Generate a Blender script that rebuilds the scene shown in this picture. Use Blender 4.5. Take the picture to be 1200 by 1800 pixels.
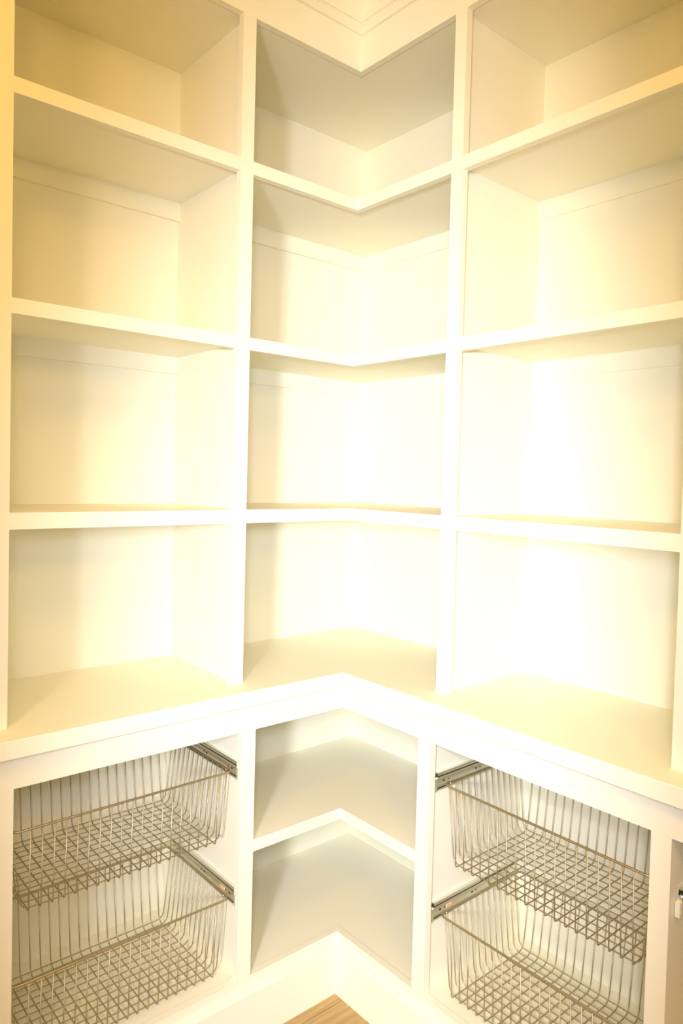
import bpy, bmesh, math, random
from mathutils import Vector, Matrix

random.seed(7)
for o in list(bpy.data.objects):
    bpy.data.objects.remove(o, do_unlink=True)
scene = bpy.context.scene
COL = scene.collection

# ------------------------------------------------------------------ camera
cam_data = bpy.data.cameras.new('camera')
cam = bpy.data.objects.new('camera', cam_data)
COL.objects.link(cam)
RX = Vector((0.64644, 0.76254, 0.02538)).normalized()
FW = Vector((-0.76184, 0.64693, -0.03277)).normalized()
UP = RX.cross(FW).normalized()
RX = FW.cross(UP).normalized()
m = Matrix.Identity(4)
for i in range(3):
    m[i][0] = RX[i]; m[i][1] = UP[i]; m[i][2] = -FW[i]
m[0][3], m[1][3], m[2][3] = 1.93717, -1.75240, 1.45546
cam.matrix_world = m
cam_data.sensor_fit = 'VERTICAL'
cam_data.sensor_height = 36.0
cam_data.sensor_width = 24.0
cam_data.lens = 36.0 * 1270.6 / 1800.0
cam_data.shift_x = (600.0 - 590.30) / 1800.0
cam_data.shift_y = -(900.0 - 877.71) / 1800.0
cam_data.clip_start = 0.02
scene.camera = cam

# ------------------------------------------------------------------ world, lights, exposure
world = bpy.data.worlds.new('room_ambient')
scene.world = world
world.use_nodes = True
bg = world.node_tree.nodes['Background']
bg.inputs['Color'].default_value = (1.0, 0.97, 0.80, 1)
bg.inputs['Strength'].default_value = 0.10

def place_light(data, loc, aim):
    o = bpy.data.objects.new(data.name, data)
    COL.objects.link(o)
    o.location = loc
    o.rotation_euler = (Vector(aim) - Vector(loc)).to_track_quat('-Z', 'Y').to_euler()
    return o

# white lamp standing left of and behind the photographer, beam shuttered to an upright strip
key_data = bpy.data.lights.new('key_lamp', 'SPOT')
key_data.energy = 450.0
key_data.color = (0.84, 0.86, 1.0)
key_data.shadow_soft_size = 0.14
key_data.spot_size = math.radians(78)
key_data.spot_blend = 1.0
key = place_light(key_data, (2.55, -2.95, 1.45), (0.46, -0.36, 1.02))
key.scale = (0.38, 1.0, 1.0)

# added fill spot beside the camera, lifts the corner and fades outwards
fill_data = bpy.data.lights.new('camera_fill_spot', 'SPOT')
fill_data.energy = 116.0
fill_data.color = (0.72, 0.76, 1.0)
fill_data.shadow_soft_size = 0.10
fill_data.spot_size = math.radians(100)
fill_data.spot_blend = 1.0
fill_spot = place_light(fill_data, (1.95, -1.78, 1.55), (0.30, -0.25, 1.05))
fill_spot.scale = (0.55, 1.0, 1.0)

# warm pantry ceiling lamp behind the photographer, and two added fills for the bays
for loc, watts in (((2.3, -2.1, 2.72), 20.0), ((1.3, -2.1, 2.25), 24.0), ((2.6, -1.5, 2.15), 34.0)):
    lamp_data = bpy.data.lights.new('warm_lamp_and_fill', 'POINT')
    lamp_data.energy = watts
    lamp_data.color = (1.0, 0.60, 0.18)
    lamp_data.shadow_soft_size = 0.12
    lamp = bpy.data.objects.new('warm_lamp_and_fill', lamp_data)
    COL.objects.link(lamp)
    lamp.location = loc

vs = scene.view_settings
vs.view_transform = 'Standard'
vs.look = 'None'
vs.gamma = 1.0
vs.use_curve_mapping = False
vs.exposure = 0.0

# ------------------------------------------------------------------ materials
def principled(name, color, rough=0.5, metal=0.0):
    mt = bpy.data.materials.new(name)
    mt.use_nodes = True
    b = mt.node_tree.nodes['Principled BSDF']
    b.inputs['Base Color'].default_value = (*color, 1)
    b.inputs['Roughness'].default_value = rough
    b.inputs['Metallic'].default_value = metal
    return mt, mt.node_tree, b

def paint(name, color, rough=0.42):
    mt, nt, b = principled(name, color, rough)
    tc = nt.nodes.new('ShaderNodeTexCoord')
    nz = nt.nodes.new('ShaderNodeTexNoise')
    nz.inputs['Scale'].default_value = 240.0
    nz.inputs['Detail'].default_value = 2.0
    bp = nt.nodes.new('ShaderNodeBump')
    bp.inputs['Strength'].default_value = 0.03
    bp.inputs['Distance'].default_value = 0.001
    nt.links.new(tc.outputs['Object'], nz.inputs['Vector'])
    nt.links.new(nz.outputs['Fac'], bp.inputs['Height'])
    nt.links.new(bp.outputs['Normal'], b.inputs['Normal'])
    return mt

def metal(name, color, rough):
    mt, nt, b = principled(name, color, rough, 1.0)
    tc = nt.nodes.new('ShaderNodeTexCoord')
    nz = nt.nodes.new('ShaderNodeTexNoise')
    nz.inputs['Scale'].default_value = 60.0
    mr = nt.nodes.new('ShaderNodeMapRange')
    mr.inputs['To Min'].default_value = rough * 0.8
    mr.inputs['To Max'].default_value = rough * 1.2
    nt.links.new(tc.outputs['Object'], nz.inputs['Vector'])
    nt.links.new(nz.outputs['Fac'], mr.inputs['Value'])
    nt.links.new(mr.outputs['Result'], b.inputs['Roughness'])
    return mt

CREAM = paint('cream_paint', (0.925, 0.897, 0.69))
WALLP = paint('wall_paint', (0.925, 0.897, 0.69), 0.6)
WIRE = metal('nickel_wire', (0.53, 0.47, 0.31), 0.46)
ZINC = metal('zinc_steel', (0.86, 0.87, 0.78), 0.38)
DARK, _, _ = principled('dark_steel_shade', (0.03, 0.032, 0.025), 0.5)  # near-black for slide cage and holes, recess shade put into the colour
CLIP, _, _ = principled('orange_plastic', (0.70, 0.50, 0.30), 0.45)
WHITEP, _, _ = principled('pale_plastic', (0.85, 0.82, 0.66), 0.4)

def wood():
    mt, nt, b = principled('oak_plank', (0.4, 0.25, 0.1), 0.45)
    tc = nt.nodes.new('ShaderNodeTexCoord')
    oi = nt.nodes.new('ShaderNodeObjectInfo')
    mp = nt.nodes.new('ShaderNodeMapping')
    mp.inputs['Scale'].default_value = (38.0, 3.0, 10.0)
    ad = nt.nodes.new('ShaderNodeVectorMath'); ad.operation = 'ADD'
    sc = nt.nodes.new('ShaderNodeMath'); sc.operation = 'MULTIPLY'
    sc.inputs[1].default_value = 31.0
    nt.links.new(oi.outputs['Random'], sc.inputs[0])
    nt.links.new(tc.outputs['Object'], mp.inputs['Vector'])
    nt.links.new(mp.outputs['Vector'], ad.inputs[0])
    nt.links.new(sc.outputs['Value'], ad.inputs[1])
    nz = nt.nodes.new('ShaderNodeTexNoise')
    nz.inputs['Scale'].default_value = 1.6
    nz.inputs['Detail'].default_value = 8.0
    nz.inputs['Roughness'].default_value = 0.65
    nt.links.new(ad.outputs['Vector'], nz.inputs['Vector'])
    cr = nt.nodes.new('ShaderNodeValToRGB')
    cr.color_ramp.elements[0].position = 0.3
    cr.color_ramp.elements[0].color = (0.34, 0.215, 0.08, 1)
    cr.color_ramp.elements[1].position = 0.72
    cr.color_ramp.elements[1].color = (0.60, 0.42, 0.18, 1)
    nt.links.new(nz.outputs['Fac'], cr.inputs['Fac'])
    nt.links.new(cr.outputs['Color'], b.inputs['Base Color'])
    bp = nt.nodes.new('ShaderNodeBump')
    bp.inputs['Strength'].default_value = 0.15
    bp.inputs['Distance'].default_value = 0.002
    nt.links.new(nz.outputs['Fac'], bp.inputs['Height'])
    nt.links.new(bp.outputs['Normal'], b.inputs['Normal'])
    return mt
OAK = wood()

# ------------------------------------------------------------------ helpers
ORG = {}                       # world origin of every object's local frame

def tag(o, label=None, cat=None, group=None, kind=None):
    if label: o['label'] = label
    if cat: o['category'] = cat
    if group: o['group'] = group
    if kind: o['kind'] = kind
    return o

def empty(name, loc, label, cat, group=None):
    o = bpy.data.objects.new(name, None)
    o.empty_display_size = 0.05
    o.location = loc
    COL.objects.link(o)
    ORG[o] = Vector(loc)
    return tag(o, label, cat, group)

def mesh_obj(name, verts, faces, mat, parent=None, smooth=False):
    """verts are world coordinates; the object shares its parent's local frame"""
    if parent is not None:
        org = ORG[parent]
    else:
        n = len(verts)
        org = Vector((sum(v[0] for v in verts) / n, sum(v[1] for v in verts) / n, min(v[2] for v in verts)))
    me = bpy.data.meshes.new(name)
    me.from_pydata([Vector(v) - org for v in verts], [], faces)
    bm = bmesh.new(); bm.from_mesh(me)
    bmesh.ops.recalc_face_normals(bm, faces=bm.faces)
    bm.to_mesh(me); bm.free()
    if smooth:
        for p in me.polygons: p.use_smooth = True
    me.materials.append(mat)
    o = bpy.data.objects.new(name, me)
    COL.objects.link(o)
    if parent is not None:
        o.parent = parent
    else:
        o.location = org
    ORG[o] = org
    return o

def prism(name, poly, z0, z1, mat, parent=None):
    n = len(poly)
    v = [(x, y, z0) for x, y in poly] + [(x, y, z1) for x, y in poly]
    f = [tuple(range(n))[::-1], tuple(range(n, 2 * n))]
    f += [(i, (i + 1) % n, n + (i + 1) % n, n + i) for i in range(n)]
    return mesh_obj(name, v, f, mat, parent)

def box(name, x0, x1, y0, y1, z0, z1, mat, parent=None):
    return prism(name, [(x0, y0), (x1, y0), (x1, y1), (x0, y1)], z0, z1, mat, parent)

# a wing runs away from the corner: s along the wall, d out from the wall
def P(side, s, d, z):
    return (d, -s, z) if side == 'left' else (s, -d, z)

def wbox(name, side, s0, s1, d0, d1, z0, z1, mat, parent=None):
    if side == 'left':
        return box(name, d0, d1, -s1, -s0, z0, z1, mat, parent)
    return box(name, s0, s1, -d1, -d0, z0, z1, mat, parent)

def ell(s_left, s_right, d0, d1):
    """plan of an L between depths d0 (may be 0) and d1"""
    if d0 <= 0:
        return [(d0, -d0), (s_right, -d0), (s_right, -d1), (d1, -d1), (d1, -s_left), (d0, -s_left)]
    return [(d0, -s_left), (d1, -s_left), (d1, -d1), (s_right, -d1), (s_right, -d0), (d0, -d0)]

def sweep(name, side_pts, prof, mat, parent=None, smooth=False):
    """prof is a closed list of (out, z); side_pts gives for every out the plan points"""
    st = [[(*side_pts(o)[k], z) for o, z in prof] for k in range(len(side_pts(0)))]
    n = len(prof)
    v = [p for s in st for p in s]
    f = []
    for k in range(len(st) - 1):
        for i in range(n):
            j = (i + 1) % n
            f.append((k * n + i, k * n + j, (k + 1) * n + j, (k + 1) * n + i))
    f.append(tuple(range(n))); f.append(tuple(range((len(st) - 1) * n, len(st) * n)))
    return mesh_obj(name, v, f, mat, parent, smooth)

# ------------------------------------------------------------------ dimensions (metres)
DU, DC, DA = 0.3640, 0.4416, 0.4126        # face of the uppers, counter nosing, face of the bases
ZF = -0.017                                # finished floor
ZCNT, NB, AB = 0.910, 0.8715, 0.799
ZT, ZCEIL = 2.606, 2.86
SH = [(2.249, 2.2167), (1.8038, 1.772), (1.3615, 1.3266)]     # upper shelf edges: top, bottom
HH = 0.0155                                # shelf board sits above the bottom of its edge strip
L1T, L1B = 0.5094, 0.4783
RT, RL = 0.1519, 0.1196
YL1, YL2, YL = 0.7196, 0.7575, 1.3004
XR1, XR2, XR = 0.7148, 0.7509, 1.3164
ML1, ML2, ML = 0.7087, 0.7511, 1.3005
MR1, MR2, MRA, MRB = 0.7049, 0.7465, 1.3058, 1.3448
PT = 0.018                                 # board thickness
FT = 0.020                                 # face frame thickness
ENDL, ENDR = 1.352, 1.362

# ------------------------------------------------------------------ the room
floor = box('floor', -0.2, 3.3, -3.3, 0.2, ZF - 0.06, ZF - 0.014, OAK)
tag(floor, 'oak plank floor in front of the built-in shelves', kind='structure')
PW = 0.127
edges = [0.585 - 0.127 * 2 + PW * k for k in range(23)]
plank_mesh = {}
for k in range(len(edges) - 1):
    off = [-0.9, -1.5, -0.6, -1.2][k % 4]
    ys = [0.0, off, off - 1.4, -3.2] if off - 1.4 > -3.2 else [0.0, off, -3.2]
    for a, b in zip(ys[:-1], ys[1:]):
        key_ = round(a - b, 4)
        if key_ not in plank_mesh:
            L, W = a - b - 0.002, PW - 0.0016
            me = bpy.data.meshes.new('plank')
            c = 0.0015
            v = [(0, 0, -0.013), (W, 0, -0.013), (W, -L, -0.013), (0, -L, -0.013),
                 (0, 0, -c), (W, 0, -c), (W, -L, -c), (0, -L, -c),
                 (c, -c, 0), (W - c, -c, 0), (W - c, -L + c, 0), (c, -L + c, 0)]
            f = [(3, 2, 1, 0), (8, 11, 10, 9)]
            for i in range(4):
                j = (i + 1) % 4
                f += [(i, j, 4 + j, 4 + i), (4 + i, 4 + j, 8 + j, 8 + i)]
            me.from_pydata(v, [], f)
            bm = bmesh.new(); bm.from_mesh(me)
            bmesh.ops.recalc_face_normals(bm, faces=bm.faces)
            bm.to_mesh(me); bm.free()
            me.materials.append(OAK)
            plank_mesh[key_] = me
        pl = bpy.data.objects.new('plank', plank_mesh[key_])
        COL.objects.link(pl)
        pl.parent = floor
        pl.location = Vector((edges[k] + 0.0008, a - 0.001, ZF)) - ORG[floor]

BT = 0.006                                 # back panel thickness
tag(box('wall_left', -0.12, -BT, -3.3, -BT, ZF - 0.014, ZCEIL, WALLP), kind='structure')
tag(box('wall_right', -0.12, 3.3, -BT, 0.12, ZF - 0.014, ZCEIL, WALLP), kind='structure')
tag(box('ceiling', -0.12, 3.3, -3.3, 0.12, ZCEIL, ZCEIL + 0.08, WALLP), kind='structure')

# crown moulding, mitred in the corner
crown_prof = [(0.0, 2.704), (0.008, 2.704), (0.011, 2.708), (0.011, 2.722), (0.016, 2.727), (0.020, 2.727)]
for i in range(9):
    a = math.radians(90 * i / 8)
    crown_prof.append((0.020 + 0.058 * (1 - math.cos(a)), 2.729 + 0.078 * math.sin(a)))
crown_prof += [(0.084, 2.812), (0.092, 2.815), (0.094, 2.835), (0.100, 2.838), (0.100, ZCEIL), (0.0, ZCEIL)]
crown = sweep('trim_1', lambda o: [(DU + o, -ENDL), (DU + o, -DU - o), (ENDR, -DU - o)], crown_prof, CREAM)
tag(crown, 'cream crown moulding running around the top of the shelves', kind='structure')

base_prof = [(0.0, ZF), (0.014, ZF), (0.014, 0.112), (0.010, RL), (0.0, RL)]
tag(sweep('baseboard_left', lambda o: [(DA + o, -1.37), (DA + o, -DA - o)], base_prof, CREAM), kind='structure')
tag(sweep('baseboard_right', lambda o: [(DA + o, -DA - o), (1.90, -DA - o)], base_prof, CREAM), kind='structure')

# ------------------------------------------------------------------ upper shelves
def shelf(parent, side, s0, s1, p0, p1, zt, zb, d_face):
    sh = wbox('shelf', side, p0, p1, 0.0, d_face - FT, zb + HH, zt, CREAM, parent)
    wbox('shelf_edge', side, s0, s1, d_face - FT, d_face, zb, zt, CREAM, sh)

def shelf_l(parent, sl, sr, pl, pr, zt, zb, d_face):
    sh = prism('shelf', ell(pl, pr, 0.0, d_face - FT), zb + HH, zt, CREAM, parent)
    prism('shelf_edge', ell(sl, sr, d_face - FT, d_face), zb, zt, CREAM, sh)

CL2, CL3 = 2.1812, 1.7402

# left bay
u = empty('shelf_unit', (DU / 2, -(YL2 + YL) / 2, ZCNT),
          'cream open shelf unit on the counter, nearest the left edge', 'shelf unit', 'upper shelf units')
wbox('side_panel', 'left', YL1, YL1 + PT, 0.0, DU - FT, ZCNT, ZT + 0.02, CREAM, u)
wbox('stile', 'left', YL1, YL2, DU - FT, DU, ZCNT, ZCEIL, CREAM, u)
wbox('back_panel', 'left', YL1 + PT, YL + 0.02, -BT, 0.0, ZCNT, ZT + 0.02, CREAM, u)
wbox('side_panel', 'left', YL + 0.018, YL + 0.036, 0.0, DU - FT, ZCNT, ZT + 0.02, CREAM, u)
wbox('stile', 'left', YL, ENDL, DU - FT, DU, ZCNT, ZCEIL, CREAM, u)
wbox('top_panel', 'left', YL1 + PT, YL + 0.018, 0.0, DU - FT - 0.0025, ZT + 0.001, ZT + 0.02, CREAM, u)
wbox('top_rail', 'left', YL2, YL, DU - FT, DU, ZT, ZCEIL, CREAM, u)
for zt, zb in SH:
    shelf(u, 'left', YL2, YL, YL1 + PT, YL + 0.018, zt, zb, DU)
for zb, zc in ((SH[0][1], CL2), (SH[1][1], CL3)):
    wbox('cleat', 'left', YL1 + PT, YL + 0.018, 0.0, 0.012, zc, zb + HH, CREAM, u)

# right bay
u = empty('shelf_unit', ((XR2 + XR) / 2, -DU / 2, ZCNT),
          'cream open shelf unit on the counter, nearest the right edge', 'shelf unit', 'upper shelf units')
wbox('side_panel', 'right', XR1, XR1 + PT, 0.0, DU - FT, ZCNT, ZT + 0.02, CREAM, u)
wbox('stile', 'right', XR1, XR2, DU - FT, DU, ZCNT, ZCEIL, CREAM, u)
wbox('back_panel', 'right', XR1 + PT, XR + 0.02, -BT, 0.0, ZCNT, ZT + 0.02, CREAM, u)
wbox('side_panel', 'right', XR + 0.018, XR + 0.036, 0.0, DU - FT, ZCNT, ZT + 0.02, CREAM, u)
wbox('stile', 'right', XR, ENDR, DU - FT, DU, ZCNT, ZCEIL, CREAM, u)
wbox('top_panel', 'right', XR1 + PT, XR + 0.018, 0.0, DU - FT - 0.0025, ZT + 0.001, ZT + 0.02, CREAM, u)
wbox('top_rail', 'right', XR2, XR, DU - FT, DU, ZT, ZCEIL, CREAM, u)
for zt, zb in SH:
    shelf(u, 'right', XR2, XR, XR1 + PT, XR + 0.018, zt, zb, DU)
for zb, zc in ((SH[0][1], CL2), (SH[1][1], CL3)):
    wbox('cleat', 'right', XR1 + PT, XR + 0.018, 0.0, 0.012, zc, zb + HH, CREAM, u)

# corner bay
u = empty('corner_shelf_unit', (DU / 2, -DU / 2, ZCNT),
          'cream L-shaped corner shelf unit standing on the counter between the two side units', 'shelf unit', 'upper shelf units')
wbox('back_panel', 'left', 0.0, YL1, -BT, 0.0, ZCNT, ZT + 0.02, CREAM, u)
wbox('back_panel', 'right', 0.0, XR1, -BT, 0.0, ZCNT, ZT + 0.02, CREAM, u)
prism('top_panel', ell(YL1, XR1, 0.0, DU - FT - 0.0025), ZT + 0.001, ZT + 0.02, CREAM, u)
prism('top_rail', ell(YL1, XR1, DU - FT, DU), ZT, ZCEIL, CREAM, u)
for zt, zb in SH:
    shelf_l(u, YL1, XR1, YL1, XR1, zt, zb, DU)
for zb, zc in ((SH[0][1], CL2), (SH[1][1], CL3)):
    wbox('cleat', 'left', 0.012, YL1, 0.0, 0.012, zc, zb + HH, CREAM, u)
    wbox('cleat', 'right', 0.0, XR1, 0.0, 0.012, zc, zb + HH, CREAM, u)

# ------------------------------------------------------------------ counter
c = empty('countertop', (DC / 2, -DC / 2, NB),
          'cream L-shaped countertop between the upper shelves and the base cabinets', 'countertop')
prism('counter_board', ell(1.40, 1.90, 0.0, DC - 0.022), NB + 0.004, ZCNT, CREAM, c)
b = 0.0015
edge_prof = [(-0.022, NB), (0.0 - b, NB), (0.0, NB + b), (0.0, ZCNT - b), (-b, ZCNT), (-0.022, ZCNT)]
sweep('counter_edge', lambda o: [(DC + o, -1.40), (DC + o, -DC - o), (1.90, -DC - o)], edge_prof, CREAM, c)

# ------------------------------------------------------------------ base cabinets
DK = RT - 0.0015                            # deck boards
ZB0 = 0.10
def slide(parent, side, s_panel, sgn, zc, d_front=0.392, d_back=0.045, clip=True):
    """ball bearing drawer slide; t is measured from the panel into the cabinet"""
    def extr(name, prof, d0, d1, mat, par):
        n = len(prof)
        v = [P(side, s_panel + sgn * t, d, zc + z) for d in (d0, d1) for t, z in prof]
        f = [tuple(range(n)), tuple(range(n, 2 * n))]
        f += [(i, (i + 1) % n, n + (i + 1) % n, n + i) for i in range(n)]
        return mesh_obj(name, v, f, mat, par)
    h = 0.0225
    q = 0.0060
    outer = [(0, -h), (0.0105, -h), (0.0125, -h + 0.002), (0.0125, -h + q), (0.0100, -h + q), (0.0100, -h + 0.0025),
             (0.0016, -h + 0.0025), (0.0016, h - 0.0025), (0.0100, h - 0.0025), (0.0100, h - q), (0.0125, h - q),
             (0.0125, h - 0.002), (0.0105, h), (0, h)]
    sl = extr('drawer_slide', outer, d_back, d_front, ZINC, parent)
    sl['label'] = 'zinc steel ball bearing drawer slide'
    extr('ball_cage', [(0.0020, -0.0195), (0.0050, -0.0195), (0.0050, 0.0195), (0.0020, 0.0195)], d_back + 0.002, d_front - 0.004, DARK, sl)  # ball cage, its dark colour stands in for shade in the rail gaps
    k = 0.0130
    inner = [(0.0056, -k), (0.0122, -k), (0.0128, -k + 0.0015), (0.0116, -k + 0.004), (0.0116, k - 0.004), (0.0128, k - 0.0015),
             (0.0122, k), (0.0056, k)]
    extr('inner_rail', inner, d_back + 0.003, d_front + 0.004, ZINC, sl)
    # stop plate closing the front end of the rail
    extr('end_stop', [(0.0015, -h), (0.0135, -h), (0.0135, 0.006), (0.0090, 0.012), (0.0015, 0.012)], d_front + 0.0045, d_front + 0.008, ZINC, sl)
    # screw holes in the inner rail: thin discs, their shade put into the colour
    for d, r in ((d_front - 0.022, 0.0028), (d_front - 0.040, 0.0020), (d_front - 0.150, 0.0028), (d_front - 0.166, 0.0020), (d_back + 0.045, 0.0028)):
        v = []
        for t in (0.0112, 0.01185):
            v += [P(side, s_panel + sgn * t, d + r * 1.5 * math.cos(q * math.pi / 4), zc + r * math.sin(q * math.pi / 4)) for q in range(8)]
        f = [tuple(range(8)), tuple(range(8, 16))] + [(i, (i + 1) % 8, 8 + (i + 1) % 8, 8 + i) for i in range(8)]
        mesh_obj('screw_hole', v, f, DARK, sl)
    if clip:
        cl = extr('release_lever', [(0.0115, -0.0042), (0.0134, -0.0038), (0.0134, 0.0038), (0.0115, 0.0042)], d_front - 0.066, d_front - 0.046, CLIP, sl)
        cl['label'] = 'small orange release lever'
    return sl

LP = 0.012                                  # panels stand back from the stile edge by this much
# corner base
u = empty('corner_base_unit', (DA / 2, -DA / 2, ZF),
          'cream L-shaped corner base unit with one open shelf, under the counter', 'base cabinet', 'base cabinets')
wbox('back_panel', 'left', 0.0, ML1, -BT, 0.0, ZF, NB, CREAM, u)
wbox('back_panel', 'right', 0.0, MR1, -BT, 0.0, ZF, NB, CREAM, u)
prism('apron', ell(ML1, MR1, DA - FT, DA), AB, NB, CREAM, u)
prism('bottom_rail', ell(ML1, MR1, DA - FT, DA), ZB0, RT, CREAM, u)
prism('plinth', ell(ML1, MR1, DA - FT, DA), ZF, ZB0, CREAM, u)
prism('deck', ell(ML1, MR1, 0.0, DA - FT - 0.002), DK - PT, DK, CREAM, u)
shelf_l(u, ML1, MR1, ML1, MR1, L1T, L1B, DA)

def base_cab(side, s0, s1, p0, p1, label):
    """s0,s1 opening between stiles; p0,p1 between panels"""
    cx = P(side, (s0 + s1) / 2, DA / 2, ZF)
    u = empty('base_cabinet', cx, label, 'base cabinet', 'base cabinets')
    wbox('back_panel', side, p0, p1, -BT, 0.0, ZF, NB, CREAM, u)
    wbox('apron', side, s0, s1, DA - FT, DA, AB, NB, CREAM, u)
    wbox('bottom_rail', side, s0, s1, DA - FT, DA, ZB0, RT, CREAM, u)
    wbox('plinth', side, s0, s1, DA - FT, DA, ZF, ZB0, CREAM, u)
    wbox('deck', side, p0, p1, 0.0, DA - FT - 0.002, DK - PT, DK, CREAM, u)
    return u

ZUL, ZLL = 0.694, 0.365                     # slide centres, left cabinet
ZUR, ZLR = 0.690, 0.356
u = base_cab('left', ML2, ML, ML2 - LP, ML + LP, 'cream base cabinet with two wire baskets, at the left edge')
wbox('side_panel', 'left', ML1, ML2 - LP, 0.0, DA - FT, ZF, NB, CREAM, u)
wbox('stile', 'left', ML1, ML2, DA - FT, DA, ZB0, NB, CREAM, u)
wbox('side_panel', 'left', ML + LP, ML + LP + PT, 0.0, DA - FT, ZF, NB, CREAM, u)
wbox('stile', 'left', ML, 1.36, DA - FT, DA, ZB0, NB, CREAM, u)
for z in (ZUL, ZLL):
    slide(u, 'left', ML2 - LP, 1, z, clip=(z == ZLL))
    slide(u, 'left', ML + LP, -1, z, clip=(z == ZLL))

u = base_cab('right', MR2, MRA, MR2 - LP, MRA + LP, 'cream base cabinet with two wire baskets, right of the corner base shelves')
wbox('side_panel', 'right', MR1, MR2 - LP, 0.0, DA - FT, ZF, NB, CREAM, u)
wbox('stile', 'right', MR1, MR2, DA - FT, DA, ZB0, NB, CREAM, u)
wbox('side_panel', 'right', MRA + LP, MRB, 0.0, DA - FT, ZF, NB, CREAM, u)
wbox('stile', 'right', MRA, MRB, DA - FT, DA, ZB0, NB, CREAM, u)
for z in (ZUR, ZLR):
    slide(u, 'right', MR2 - LP, 1, z, d_front=0.380, d_back=0.03, clip=(z == ZLR))
    slide(u, 'right', MRA + LP, -1, z, d_front=0.380, d_back=0.03, clip=(z == ZLR))

u = base_cab('right', MRB, 1.86, MRB, 1.87, 'sliver of a base cabinet with a drawer slide, cut by the right edge')
wbox('side_panel', 'right', 1.87, 1.888, 0.0, DA - FT, ZF, NB, CREAM, u)
wbox('stile', 'right', 1.86, 1.90, DA - FT, DA, ZB0, NB, CREAM, u)
far = slide(u, 'right', MRB, 1, 0.672, d_front=0.378, d_back=0.03, clip=False)
box('end_clip', MRB + 0.002, MRB + 0.011, -0.392, -0.3835, 0.645, 0.674, WHITEP, far)['label'] = 'small pale plastic end clip'

# ------------------------------------------------------------------ wire baskets
def tube(pts, r, sides=6, closed=False):
    pts = [Vector(p) for p in pts]
    n = len(pts)
    V, F = [], []
    for i, p in enumerate(pts):
        if closed:
            t = (pts[(i + 1) % n] - pts[i - 1]).normalized()
        else:
            t = (pts[min(i + 1, n - 1)] - pts[max(i - 1, 0)]).normalized()
        ref = Vector((0, 0, 1)) if abs(t.z) < 0.9 else (Vector((1, 0, 0)) if abs(t.x) < 0.7 else Vector((0, 1, 0)))
        a = t.cross(ref).normalized(); bb = t.cross(a).normalized()
        V += [p + r * (a * math.cos(2 * math.pi * q / sides) + bb * math.sin(2 * math.pi * q / sides)) for q in range(sides)]
    m_ = n if closed else n - 1
    for i in range(m_):
        for q in range(sides):
            q2 = (q + 1) % sides
            j = (i + 1) % n
            F.append((i * sides + q, i * sides + q2, j * sides + q2, j * sides + q))
    if not closed:
        F.append(tuple(range(sides))[::-1]); F.append(tuple(range((n - 1) * sides, n * sides)))
    return V, F

def tube_mesh(name, pts, r, sides=6, closed=False):
    V, F = tube(pts, r, sides, closed)
    me = bpy.data.meshes.new(name)
    me.from_pydata(V, [], F)
    bm = bmesh.new(); bm.from_mesh(me)
    bmesh.ops.recalc_face_normals(bm, faces=bm.faces)
    bm.to_mesh(me); bm.free()
    for p in me.polygons: p.use_smooth = True
    me.materials.append(WIRE)
    return me

def u_profile(half_top, bot_a, bot_b, depth, rad_a, rad_b):
    """one U of wire in the (a, z) plane, from rim down, across and up"""
    def arm(bot, rad):
        pts = [(-half_top, 0.002)]
        c = (-bot + rad, -depth + rad)
        n = 4
        for i in range(n + 1):
            a = math.radians(180 + 90 * i / n)
            pts.append((c[0] + rad * math.cos(a), c[1] + rad * math.sin(a)))
        return pts
    return arm(bot_a, rad_a) + [(-x, z) for x, z in reversed(arm(bot_b, rad_b))]

HW, HWB = 0.2655, 0.245                     # half width at the rim and at the bottom
HD = 0.167                                  # half depth
DEP = 0.198
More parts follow.
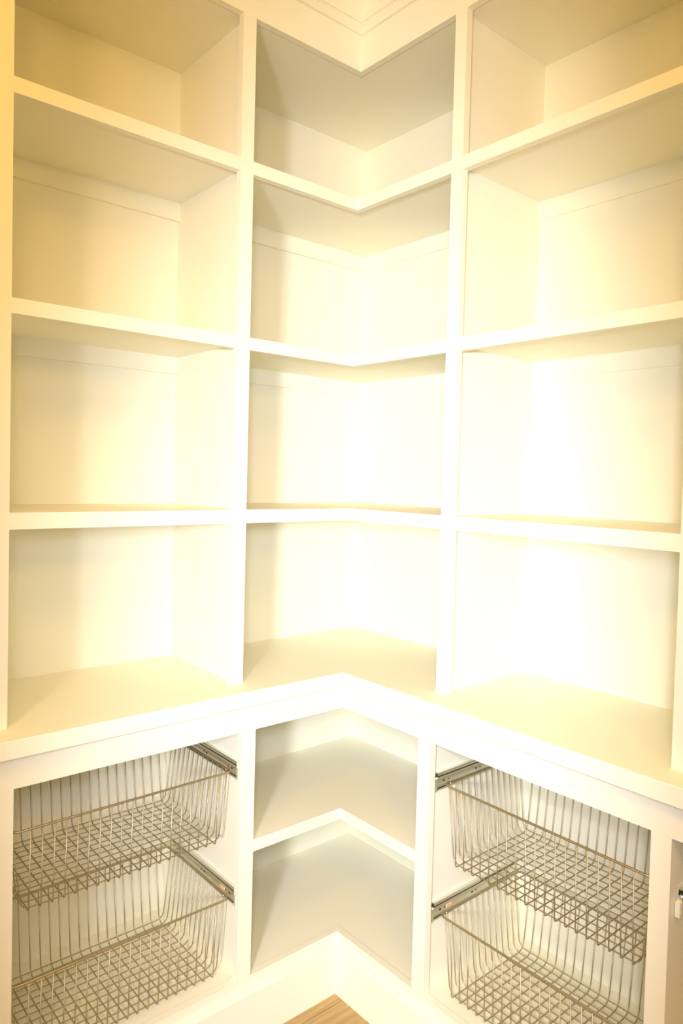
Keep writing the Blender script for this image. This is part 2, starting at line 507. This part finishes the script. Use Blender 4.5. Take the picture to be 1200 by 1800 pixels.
# local frame: x = along the front, y = depth (front at -y), z = 0 at the rim
deep_prof = u_profile(HD, HD - 0.008, HD - 0.022, DEP, 0.007, 0.024)
wide_prof = u_profile(HW, HWB, HWB, DEP - 0.0030, 0.022, 0.022)
ME_DEEP = tube_mesh('deep_wire', [(0, a, z) for a, z in deep_prof], 0.0015, 5)
ME_WIDE = tube_mesh('cross_wire', [(a, 0, z) for a, z in wide_prof], 0.0015, 5)
rim_pts = []
for cx, cy, a0 in ((HW - 0.012, HD - 0.012, 0), (-HW + 0.012, HD - 0.012, 90), (-HW + 0.012, -HD + 0.012, 180), (HW - 0.012, -HD + 0.012, 270)):
    for i in range(5):
        a = math.radians(a0 + 90 * i / 4)
        rim_pts.append((cx + 0.012 * math.cos(a), cy + 0.012 * math.sin(a), 0.0))
ME_RIM = tube_mesh('rim', rim_pts, 0.0030, 8, True)
ME_LUG = tube_mesh('mounting_lug', [(-0.007, 0, 0), (0.0, 0, 0), (0.005, 0, 0)], 0.0026, 6)

def basket(side, s_mid, d_mid, z_rim, label, tall=1.0):
    loc = P(side, s_mid, d_mid, z_rim - (DEP + 0.0014) * tall)
    e = empty('wire_basket', loc, label, 'wire basket', 'pull-out wire baskets')
    e.rotation_euler = (0, 0, math.radians(90) if side == 'left' else 0.0)
    e.scale = (1.0, 1.0, tall)
    lift = DEP + 0.0014
    def put(name, me, x, y, rz=0.0):
        o = bpy.data.objects.new(name, me)
        COL.objects.link(o)
        o.parent = e
        o.location = (x, y, lift)
        o.rotation_euler = (0, 0, rz)
        return o
    put('rim', ME_RIM, 0, 0)
    for k in range(19):
        put('deep_wire', ME_DEEP, -0.2295 + 0.0255 * k, 0)
    for k in range(13):
        put('cross_wire', ME_WIDE, 0, -0.150 + 0.0245 * k)
    for sx in (-1, 1):
        for y in (-HD + 0.02, HD - 0.05):
            put('mounting_lug', ME_LUG, sx * (HW + 0.002), y, 0.0 if sx > 0 else math.pi)
    return e

sL = (ML2 + ML) / 2
sR = (MR2 + MRA) / 2
basket('left', sL, 0.214, ZUL - 0.003, 'upper of the two wire baskets in the left base cabinet', 0.92)
basket('left', sL, 0.214, ZLL - 0.006, 'lower of the two wire baskets in the left base cabinet')
basket('right', sR, 0.205, ZUR - 0.003, 'upper of the two wire baskets in the right base cabinet')
basket('right', sR, 0.205, ZLR - 0.003, 'lower of the two wire baskets in the right base cabinet')
